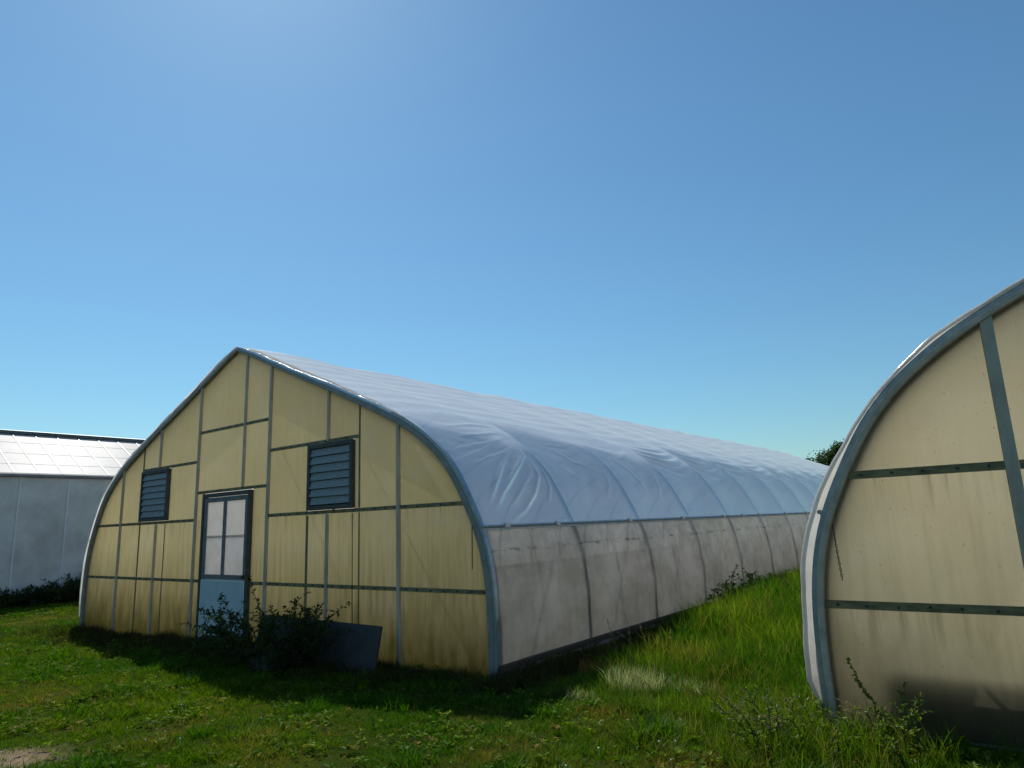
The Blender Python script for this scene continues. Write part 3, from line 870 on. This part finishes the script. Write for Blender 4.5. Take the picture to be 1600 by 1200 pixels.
# ------------------------------------------------------------------ plants made of stems and leaves
def leaf(m, p, d, nrm, L, W, sh):
    d = d.normalized(); s = d.cross(nrm)
    if s.length < 1e-4: s = d.orthogonal()
    s.normalize(); u = s.cross(d)
    a = p + d * L * .45 + s * W * .5 + u * L * .05; b_ = p + d * L * .45 - s * W * .5 + u * L * .05
    t = p + d * L - u * L * .12
    m.add([p, a, t, b_], [(0, 1, 2, 3)], sh)

def plant(name, base, label, cat, n_stems, height, spread, leaf_l, leaf_w, mat, per=26, seed=1, lean=(0, 0), group=None, branch=3, start=0.15, stem_r=0.006, droop=0.3):
    q = random.Random(seed)
    g = empty(name, base); tag(g, label, cat, group)
    st = MB(); lv = MB()
    def grow(p, d, L, r, depth):
        n = 7; pts = [p.copy()]
        for i in range(n):
            d = (d + Vector((q.gauss(0, .16), q.gauss(0, .16), q.gauss(0, .10) - droop * .06 * i))).normalized()
            p = p + d * (L / n); pts.append(p.copy())
        st.tube(pts, r, 4, False, r * .35, 0.3)
        for i in range(int(per * (0.5 if depth else 1))):
            t = start + (1 - start) * q.random(); k = t * n; j = min(int(k), n - 1)
            a = pts[j].lerp(pts[j + 1], k - j)
            dd = (pts[j + 1] - pts[j]).normalized() * .5 + Vector((q.gauss(0, 1), q.gauss(0, 1), q.gauss(0.15, .6))).normalized()
            s = q.uniform(.6, 1.25)
            leaf(lv, a, dd, Vector((q.gauss(0, .5), q.gauss(0, .5), 1)), leaf_l * s, leaf_w * s, q.random())
        if depth < 1:
            for b_ in range(branch):
                j = q.randint(2, n - 1)
                nd = (d + Vector((q.gauss(0, .8), q.gauss(0, .8), q.gauss(.1, .4)))).normalized()
                grow(pts[j], nd, L * q.uniform(.3, .55), r * .6, depth + 1)
    for i in range(n_stems):
        a = q.uniform(0, 2 * math.pi); rr = spread * math.sqrt(q.random())
        d = Vector((math.cos(a) * rr * .8 + lean[0], math.sin(a) * rr * .5 + lean[1], 1)).normalized()
        grow(Vector((math.cos(a) * rr * .35, math.sin(a) * rr * .25, -0.03)), d, height * q.uniform(.55, 1.05), stem_r, 0)
    st.build('stem', MT['stem'], g)
    lv.build('foliage', mat, g)
    return g

LF_DARK = plantmat('shrub_leaf', (0.028, 0.045, 0.014), (0.055, 0.085, 0.022))
LF_WEED = plantmat('weed_leaf', (0.055, 0.11, 0.008), (0.16, 0.22, 0.02))
LF_BRIGHT = plantmat('bright_weed_leaf', (0.05, 0.12, 0.01), (0.095, 0.18, 0.02))
LF_TREE = plantmat('tree_leaf', (0.022, 0.045, 0.014), (0.05, 0.085, 0.022))
LF_DRY = plantmat('dry_stalk', (0.26, 0.20, 0.10), (0.40, 0.32, 0.18), 0.3)

plant('shrub', (2.35, -0.78, gz(2.35, -.78)), 'leafy dark shrub growing before the gable beside the pale blue door', 'shrub', 64, 0.90, 1.15, 0.048, 0.026, LF_DARK, 54, 3)
plant('bush', (1.18, -0.72, gz(1.18, -.72)), 'thin leafy bush with a cream scrap in it, in front of the pale blue door', 'shrub', 9, 0.62, 0.55, 0.05, 0.026, LF_DARK, 20, 4)
def scrap():
    q = random.Random(2); m = MB()
    n = 6; vs = []; fs = []
    for i in range(n):
        for j in range(4):
            vs.append((i * .022 + q.gauss(0, .004), j * .018 * (1 - .5 * abs(i - 2.5) / 2.5) + q.gauss(0, .006), i * .008 + .02 * math.sin(i * 1.4) + q.gauss(0, .008)))
    for i in range(n - 1):
        for j in range(3): fs.append((i * 4 + j, (i + 1) * 4 + j, (i + 1) * 4 + j + 1, i * 4 + j + 1))
    m.add(vs, fs)
    o = m.build('scrap', MT['scrap'], None, False, (1.19, -0.86, 0.42)); o.rotation_euler = (1.1, -0.2, 0.5)
    tag(o, 'small cream scrap caught in the thin bush in front of the pale blue door', 'scrap')
scrap()

# weeds at the corner of the right greenhouse
plant('weed', (8.20, -0.72, gz(8.20, -.72)), 'leafy green weed at the foot of the pale gable, right of the white film edge', 'weed', 12, 0.46, 0.8, 0.038, 0.017, LF_WEED, 22, 12, (-.1, -.1), 'weeds at the corner of the right greenhouse')
plant('weed', (8.80, -0.55, gz(8.8, -.55)), 'darker weed with sunlit leaf tips, in front of the bench shadow', 'weed', 10, 0.40, 0.7, 0.04, 0.018, LF_WEED, 20, 13, (0, -.1), 'weeds at the corner of the right greenhouse')
plant('weed', (8.02, -0.28, gz(8.02, -.28)), 'low tangled weed under the lower end of the white film edge', 'weed', 14, 0.30, 0.7, 0.036, 0.016, LF_WEED, 20, 14, (-.1, 0), 'weeds at the corner of the right greenhouse')
# dry arching grass stalks there
def stalks(name, base, label, n, h, lean, seed, mat, cat='dry grass', group=None, head=True, spread=.12):
    q = random.Random(seed); g = empty(name, base); tag(g, label, cat, group)
    st = MB(); hd = MB()
    for i in range(n):
        p = Vector((q.gauss(0, spread), q.gauss(0, spread), -.02)); d = Vector((lean[0] + q.gauss(0, .25), lean[1] + q.gauss(0, .25), 1)).normalized()
        L = h * q.uniform(.6, 1.1); pts = [p.copy()]; k = 8
        for j in range(k):
            d = (d + Vector((lean[0] * .22, lean[1] * .22, -.11 * j / k)) + Vector((q.gauss(0, .04), q.gauss(0, .04), 0))).normalized()
            p = p + d * L / k; pts.append(p.copy())
        st.tube(pts, .0022, 3, False, .0012, q.random())
        if head:
            for j in range(14):
                t = 5.5 + 2.4 * q.random(); a = pts[int(t)].lerp(pts[min(int(t) + 1, k)], t % 1)
                leaf(hd, a, Vector((q.gauss(d.x, .5), q.gauss(d.y, .5), q.gauss(d.z, .5))), Vector((q.gauss(0, 1), q.gauss(0, 1), 1)), .022, .006, q.random())
    st.build('stalk', mat, g)
    if head: hd.build('seed_head', mat, g)
stalks('dry_grass', (8.15, -0.55, gz(8.15, -.55)), 'dry arching grass with seed heads, left of the weeds by the pale gable', 16, .50, (-.35, -.15), 21, LF_DRY, group='tufts of dry grass')
stalks('dry_grass', (8.72, -0.32, gz(8.72, -.32)), 'dry grass stalks leaning across the dark bench shadow', 9, .52, (-.45, .0), 22, LF_DRY, group='tufts of dry grass')
stalks('dry_grass', (5.95, 1.35, gz(5.95, 1.35)), 'tall thin dry stalks standing in the shade beside the clear plastic side', 8, .50, (.03, 0), 23, LF_DRY, group='tufts of dry grass', spread=.25)
def vine():
    q = random.Random(31); g = empty('vine', (8.45, -0.035, 0.46)); tag(g, 'thin vine tendril climbing the lowest pale sheet of the right gable', 'vine')
    st = MB(); lv = MB()
    pts = [Vector((0, 0, 0)), Vector((.03, -.005, -.06)), Vector((.05, -.01, -.13)), Vector((.09, -.02, -.20)), Vector((.14, -.03, -.26)), Vector((.20, -.08, -.36)), Vector((.22, -.2, -.50))]
    st.tube(pts, .003, 4, False, .003, .3)
    for i in range(len(pts) - 1):
        for k in range(7 + 4 * i):
            a = pts[i].lerp(pts[i + 1], q.random()); leaf(lv, a, Vector((q.gauss(0, 1), -.5, q.gauss(0, 1))), Vector((0, -1, .3)), .028, .014, q.random())
    st.build('stem', MT['stem'], g); lv.build('foliage', LF_WEED, g)
vine()
# weeds hugging the clear side and the far end of the gap
wl = ['leafy bright weed growing up the clear side behind the pale grass', 'tall bright weed midway along the clear side of the middle greenhouse', 'bright weed at the far end of the gap between the greenhouses']
for i, (x, y, h) in enumerate(((5.75, 5.6, .62), (5.65, 7.4, .62), (6.4, 12.5, .6))):
    plant('weed', (x, y, gz(x, y)), wl[i], 'weed', 22, h, 1.0, 0.06, 0.026, LF_BRIGHT, 24, 40 + i, group='weeds along the clear side')
# dark growth along the white wall
wl = ['dark weed at the foot of the white wall near the left edge', 'dark weed with one tall shoot before the white wall', 'tall dark weed before the white wall beside the yellow gable']
for i, (x, y, h, n) in enumerate(((-10.6, 0.2, .42, 60), (-10.5, 1.25, .62, 80), (-10.4, 2.3, .8, 80))):
    plant('weed', (x, y, gz(x, y)), wl[i], 'weed', n, h, 1.3, 0.07, 0.035, LF_DARK, 26, 60 + i, group='weeds at the white wall')
plant('bush', (-10.2, 2.15, gz(-10.2, 2.15)), 'bare arching bush behind the left corner of the yellow gable', 'shrub', 6, 1.5, 1.3, 0.06, 0.03, LF_DARK, 9, 71, (-.25, -.2), None, 3, .35, .011)

# ------------------------------------------------------------------ trees behind
def tree(base, H, R, seed, label, n_leaf):
    q = random.Random(seed); g = empty('tree', base); tag(g, label, 'tree', 'trees beyond the greenhouses')
    tr = MB(); cr = MB()
    th = H * .35
    tr.tube([(0, 0, -.3), (.05, .02, th * .5), (-.04, .05, th), (.02, 0, H * .7)], .22, 8, True, .07)
    clumps = []
    for i in range(38):
        a = q.uniform(0, 6.28); u = q.random(); rr = R * math.sqrt(q.random()); z = H * (.30 + .62 * u)
        k = math.sin(math.pi * (.12 + .80 * u)) ** .7
        c = Vector((math.cos(a) * rr * k, math.sin(a) * rr * k, z)); clumps.append((c, R * q.uniform(.20, .36)))
        if i % 2 == 0: tr.tube([(0, 0, z * .65), (c * .5 + Vector((0, 0, z * .4))), c], .05, 5, False, .015)
    for i in range(n_leaf):
        c, r = q.choice(clumps)
        d = Vector((q.gauss(0, 1), q.gauss(0, 1), q.gauss(0, 1))).normalized() * r * (q.random() ** .45)
        leaf(cr, c + d, Vector((q.gauss(0, 1), q.gauss(0, 1), q.gauss(0, .7))), Vector((q.gauss(0, .6), q.gauss(0, .6), 1)), q.uniform(.16, .30), q.uniform(.10, .18), q.random())
    tr.build('trunk', MT['bark'], g); cr.build('crown', LF_TREE, g)
def along(u, v, d):
    a = (u - 800); b_ = (600 - v)
    c, s_ = math.cos(ROLL), math.sin(ROLL)
    dirn = fw + (R_ * a + U_ * b_) / FPX
    return CAM + dirn * (d / math.hypot(dirn.x, dirn.y))
p = along(1312, 694, 70)
tree((p.x, p.y, 0), p.z / .97, 3.2, 5, 'rounded dark tree beyond the far end, beside the white film edge', 9000)
p = along(1261, 712, 95)
tree((p.x, p.y, 0), p.z / .98, 1.2, 9, 'small dark treetop just clearing the far roof line', 2500)

# ------------------------------------------------------------------ grass
def tuft_mesh(name, n, h, spread, w, lean, mat, seed, seg=2):
    q = random.Random(seed); v = []; f = []; sh = []
    for i in range(n):
        a = q.uniform(0, 6.283); r = spread * math.sqrt(q.random()); x, y = math.cos(a) * r, math.sin(a) * r
        hh = h * q.uniform(.45, 1.1); ba = q.uniform(0, 6.283); ln = lean * q.uniform(.2, 1.2)
        da = a + q.gauss(0, .8); dx, dy = math.cos(da) * ln, math.sin(da) * ln
        wx, wy = math.cos(ba) * w / 2, math.sin(ba) * w / 2
        o = len(v); s = q.random()
        for k in range(seg):
            t = k / seg; ww = 1 - .35 * t
            px, py, pz = x + dx * hh * t * t, y + dy * hh * t * t, hh * (t - .18 * ln * t * t) - .01
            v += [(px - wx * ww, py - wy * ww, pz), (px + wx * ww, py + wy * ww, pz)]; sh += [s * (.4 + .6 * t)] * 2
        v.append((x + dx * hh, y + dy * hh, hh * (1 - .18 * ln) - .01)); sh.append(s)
        for k in range(seg - 1): f.append((o + 2 * k, o + 2 * k + 1, o + 2 * k + 3, o + 2 * k + 2))
        f.append((o + 2 * seg - 2, o + 2 * seg - 1, o + 2 * seg))
    me = bpy.data.meshes.new(name); me.from_pydata(v, [], f); me.materials.append(mat)
    at = me.attributes.new('shade', 'FLOAT', 'POINT'); at.data.foreach_set('value', np.array(sh, dtype=np.float32))
    return me

def scatter(name, pts, scl, tint, dry, tufts, label, cat):
    """pts Nx3; one object that instances tufts on its points"""
    n = len(pts)
    col = bpy.data.collections.new(name + '_tufts')
    for me in tufts: col.objects.link(bpy.data.objects.new('tuft', me))
    me = bpy.data.meshes.new(name)
    me.from_pydata([tuple(p) for p in pts], [], [])
    rot = np.zeros((n, 3), np.float32); rot[:, 2] = nr.uniform(0, 6.283, n); rot[:, 0] = nr.normal(0, .12, n); rot[:, 1] = nr.normal(0, .12, n)
    me.attributes.new('rot', 'FLOAT_VECTOR', 'POINT').data.foreach_set('vector', rot.ravel())
    for k, a in (('scl', scl), ('tint', tint), ('dry', dry)):
        me.attributes.new(k, 'FLOAT', 'POINT').data.foreach_set('value', np.asarray(a, np.float32))
    me.attributes.new('idx', 'INT', 'POINT').data.foreach_set('value', nr.integers(0, len(tufts), n).astype(np.int32))
    o = link(name, me); tag(o, label, cat, None, 'stuff')
    nt = bpy.data.node_groups.new(name, 'GeometryNodeTree')
    nt.interface.new_socket('Geometry', in_out='INPUT', socket_type='NodeSocketGeometry')
    nt.interface.new_socket('Geometry', in_out='OUTPUT', socket_type='NodeSocketGeometry')
    gi = nt.nodes.new('NodeGroupInput'); go = nt.nodes.new('NodeGroupOutput')
    ci = nt.nodes.new('GeometryNodeCollectionInfo'); ci.inputs['Collection'].default_value = col
    ci.inputs['Separate Children'].default_value = True; ci.inputs['Reset Children'].default_value = True
    ip = nt.nodes.new('GeometryNodeInstanceOnPoints'); ip.inputs['Pick Instance'].default_value = True
    def na(nm, typ):
        a = nt.nodes.new('GeometryNodeInputNamedAttribute'); a.data_type = typ; a.inputs['Name'].default_value = nm; return a.outputs['Attribute']
    nt.links.new(gi.outputs[0], ip.inputs['Points']); nt.links.new(ci.outputs[0], ip.inputs['Instance'])
    nt.links.new(na('idx', 'INT'), ip.inputs['Instance Index']); nt.links.new(na('rot', 'FLOAT_VECTOR'), ip.inputs['Rotation']); nt.links.new(na('scl', 'FLOAT'), ip.inputs['Scale'])
    nt.links.new(ip.outputs[0], go.inputs[0])
    md = o.modifiers.new('scatter', 'NODES'); md.node_group = nt
    return o

def free(x, y):
    if y > -0.02 and (abs(x) < 5.16 or abs(x - 13.36) < 5.10): return False
    if x < -10.93: return False
    if math.hypot(x - CAM.x, y - CAM.y) < 0.9: return False
    return True
def inview(x, y, pad=.18):
    d = Vector((x, y, 0.1)) - CAM
    z = d.dot(fw)
    if z < .3: return False
    u, v = d.dot(R_) / z, d.dot(U_) / z
    return abs(u) < .76 + pad and -(.57 + pad) < v
def patch(x, y, s, k):
    return noise.noise(Vector((x * s, y * s, k * 7.7)))

lp = []; lsc = []; lt = []; ld = []
q = random.Random(77)
tries = 0
while len(lp) < 62000 and tries < 900000:
    tries += 1
    x = q.uniform(-11, 10.5); y = q.uniform(-5.4, 6.0)
    if not free(x, y) or not inview(x, y): continue
    d = math.hypot(x - CAM.x, y - CAM.y)
    if q.random() > min(1, (5.2 / max(d, 1)) ** 1.35): continue
    soil = math.hypot(x - 3.55, y + 4.05) - .5 * patch(x, y, 2, 9)
    if soil < .35 and q.random() < .85: continue
    a = patch(x, y, .7, 1); b_ = patch(x, y, 2.6, 2); c_ = patch(x, y, .35, 3)
    if b_ < -.38 and q.random() < .55: continue
    s = .75 + .55 * b_ + .25 * a + q.uniform(-.2, .25)
    if -0.9 < y < 0 and abs(x) < 5.6: s *= 1.15                       # unmown strip along the gable
    if 5.1 < x < 5.75 and y > -.6: 
        if q.random() < .6: continue
    elif 5.1 < x < 8.3 and y > -.6: s *= 1.35
    if -1.15 < y < 0 and -4.6 < x < 6.2 and q.random() < .55 * min(1, (y + 1.15) / .5): continue  # lawn thinned where the shadow-coloured rough grass deepens the shade
    cl = patch(x, y, 4.2, 13) + .5 * patch(x, y, 1.1, 14)               # coarse darker clumps
    dk = 0
    if cl > .38: s *= 1.5 + .8 * q.random(); dk = .55
    elif cl < -.35: s *= .65
    lp.append((x, y, gz(x, y))); lsc.append(max(.35, s))
    lt.append(min(1, max(0, .5 + .9 * a - dk + q.gauss(0, .28)))); ld.append(min(1, max(0, -.28 + 1.1 * c_ + 1.5 * patch(x, y, 1.9, 5) * .6 + (q.random() ** 6) * 1.2)) * (.4 if dk else 1))
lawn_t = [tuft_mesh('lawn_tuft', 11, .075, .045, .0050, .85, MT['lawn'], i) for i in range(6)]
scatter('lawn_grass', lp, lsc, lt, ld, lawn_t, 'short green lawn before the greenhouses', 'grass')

def rosette(name, seed, mat):
    q2 = random.Random(seed); m_ = MB()
    for i in range(q2.randint(6, 10)):
        a = q2.uniform(0, 6.283); L = q2.uniform(.035, .07); el = q2.uniform(.15, .8)
        leaf(m_, Vector((math.cos(a) * .006, math.sin(a) * .006, .02 + .03 * q2.random())), Vector((math.cos(a), math.sin(a), el)), Vector((0, 0, 1)), L, L * q2.uniform(.35, .6), q2.random())
    return m_.mesh(name, mat)
bp = []; bs = []; bt = []; bd = []
while len(bp) < 5200:
    x = q.uniform(-11, 10.2); y = q.uniform(-5.4, 2.0)
    if not free(x, y) or not inview(x, y): continue
    if q.random() > .12 + 1.6 * max(0, patch(x, y, 1.5, 21)): continue
    bp.append((x, y, gz(x, y) + .01)); bs.append(q.uniform(.35, .95)); bt.append(q.random()); bd.append(q.random() ** 8)
scatter('lawn_weeds', bp, bs, bt, bd, [rosette('rosette', i, MT['lawn']) for i in range(5)], 'small broad leaved weeds and clover mixed into the lawn', 'weeds')

tp = []; tsc = []; tt = []; td = []
while len(tp) < 15000:
    x = q.uniform(5.2, 8.15); y = -0.3 + 26 * q.random() ** 1.7
    if not free(x, y): continue
    k = min(1, max(.0, (y + .1) / 3.2))
    mid = 1 - abs((x - 6.75) / 1.5) ** 3
    if q.random() > .35 + .65 * k: continue
    if x < 5.95 + .25 * patch(x, y, 1.2, 3) and y < 6.5 and q.random() < .9: continue
    s = (.40 + .85 * k) * (.75 + .5 * q.random() + .35 * patch(x, y, 1.1, 4)) * (.75 + .25 * mid)
    if 5.16 < x < 5.8 and y < 5: s *= .5
    tp.append((x, y, gz(x, y))); tsc.append(max(.3, s)); tt.append(min(1, max(0, .36 + 1.5 * patch(x, y, .9, 6) + q.gauss(0, .22))))
    td.append(min(1, max(0, (q.random() ** 6) + 1.5 * max(0, patch(x, y, .9, 8) - .12))))
for _ in range(400):
    x = q.gauss(8.25, .42); y = q.gauss(-.55, .35)
    if not free(x, y) or y > .9: continue
    tp.append((x, y, gz(x, y))); tsc.append(q.uniform(.3, .85)); tt.append(q.uniform(.3, 1)); td.append(q.random() ** 4)
tall_t = [tuft_mesh('tall_tuft', 12, .36, .06, .0065, .55, MT['tall'], 20 + i, 3) for i in range(5)]
scatter('tall_grass', tp, tsc, tt, td, tall_t, 'tall bright grass filling the gap between the two greenhouses', 'grass')

# rough growth at the clear side and gable, deep shadow painted into its colour
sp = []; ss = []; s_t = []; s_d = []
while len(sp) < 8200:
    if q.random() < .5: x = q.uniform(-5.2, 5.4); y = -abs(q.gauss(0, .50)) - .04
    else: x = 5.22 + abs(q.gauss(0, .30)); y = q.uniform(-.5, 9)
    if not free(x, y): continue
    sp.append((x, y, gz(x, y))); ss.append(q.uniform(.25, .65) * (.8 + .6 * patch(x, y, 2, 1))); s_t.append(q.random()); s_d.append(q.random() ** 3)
rough_t = [tuft_mesh('shade_tinted_tuft', 12, .34, .06, .0065, .6, MT['rough'], 50 + i, 3) for i in range(4)]
scatter('shade_tinted_grass', sp, ss, s_t, s_d, rough_t, 'rough grass along the foot of the middle greenhouse, shadow darkness put into its colour', 'grass')

# distinct clumps
def clump(name, x, y, r, n, h, mat, label, seed, lean=.6):
    q2 = random.Random(seed); m_ = MB(); sh = []
    v = []; f = []
    for i in range(n):
        a = q2.uniform(0, 6.283); rr = r * math.sqrt(q2.random())
        px, py = x + math.cos(a) * rr * 1.4, y + math.sin(a) * rr * .8
        t = tuft_mesh('t', 1, h, .01, .005, lean, mat, q2.randint(0, 10 ** 6), 3)
        o = len(v); sv = q2.random()
        for vv in t.vertices: v.append((px - x + vv.co.x, py - y + vv.co.y, gz(px, py) + vv.co.z)); sh.append(sv)
        for pp in t.polygons: f.append(tuple(k + o for k in pp.vertices))
        bpy.data.meshes.remove(t)
    me = bpy.data.meshes.new(name); me.from_pydata(v, [], f); me.materials.append(mat)
    me.attributes.new('shade', 'FLOAT', 'POINT').data.foreach_set('value', np.array(sh, np.float32))
    o = link(name, me, None, (x, y, 0)); tag(o, label, 'grass clump', 'clumps of dead grass')
PALE = plantmat('bleached_blade', (0.20, 0.23, 0.09), (0.46, 0.45, 0.28), .4)
RUST = plantmat('rusty_blade', (0.15, 0.075, 0.025), (0.27, 0.13, 0.045), .4)
clump('grass_clump', 6.55, .22, .21, 620, .24, PALE, 'pale bleached grass clump at the shadow edge between the greenhouses', 1)
clump('grass_clump', 7.0, .35, .17, 240, .17, PALE, 'smaller straw coloured grass clump right of the pale bleached one', 2)
clump('grass_clump', 6.02, .55, .20, 260, .22, RUST, 'rusty orange grass clump in the shade left of the pale bleached one', 3, .35)
clump('grass_clump', 6.9, 4.3, .35, 260, .42, RUST, 'reddish brown grass clump amid the tall green grass', 4, .35)
clump('grass_clump', 6.28, -.28, .10, 110, .13, PALE, 'whitish grass clump nearest the corner of the middle greenhouse', 5)

# white clover heads in the lawn
def flowers():
    q2 = random.Random(8); m_ = MB(); n = 0
    while n < 60:
        x = q2.uniform(-7, 9); y = q2.uniform(-4, 1)
        if not free(x, y) or not inview(x, y, 0): continue
        if q2.random() > .35 + patch(x, y, .8, 12): continue
        z = gz(x, y) + q2.uniform(.05, .10); r = q2.uniform(.004, .009); n += 1
        vs = [(x + r, y, z), (x - r, y, z), (x, y + r, z), (x, y - r, z), (x, y, z + r * .8), (x, y, z - r * .8)]
        m_.add(vs, [(0, 2, 4), (2, 1, 4), (1, 3, 4), (3, 0, 4), (2, 0, 5), (1, 2, 5), (3, 1, 5), (0, 3, 5)])
        m_.add([(x - .001, y, z), (x + .001, y, z), (x, y, gz(x, y))], [(0, 1, 2)])
    o = m_.build('clover_flowers', MT['petal']); tag(o, 'scattered white clover heads in the lawn', 'flowers', None, 'stuff')
flowers()
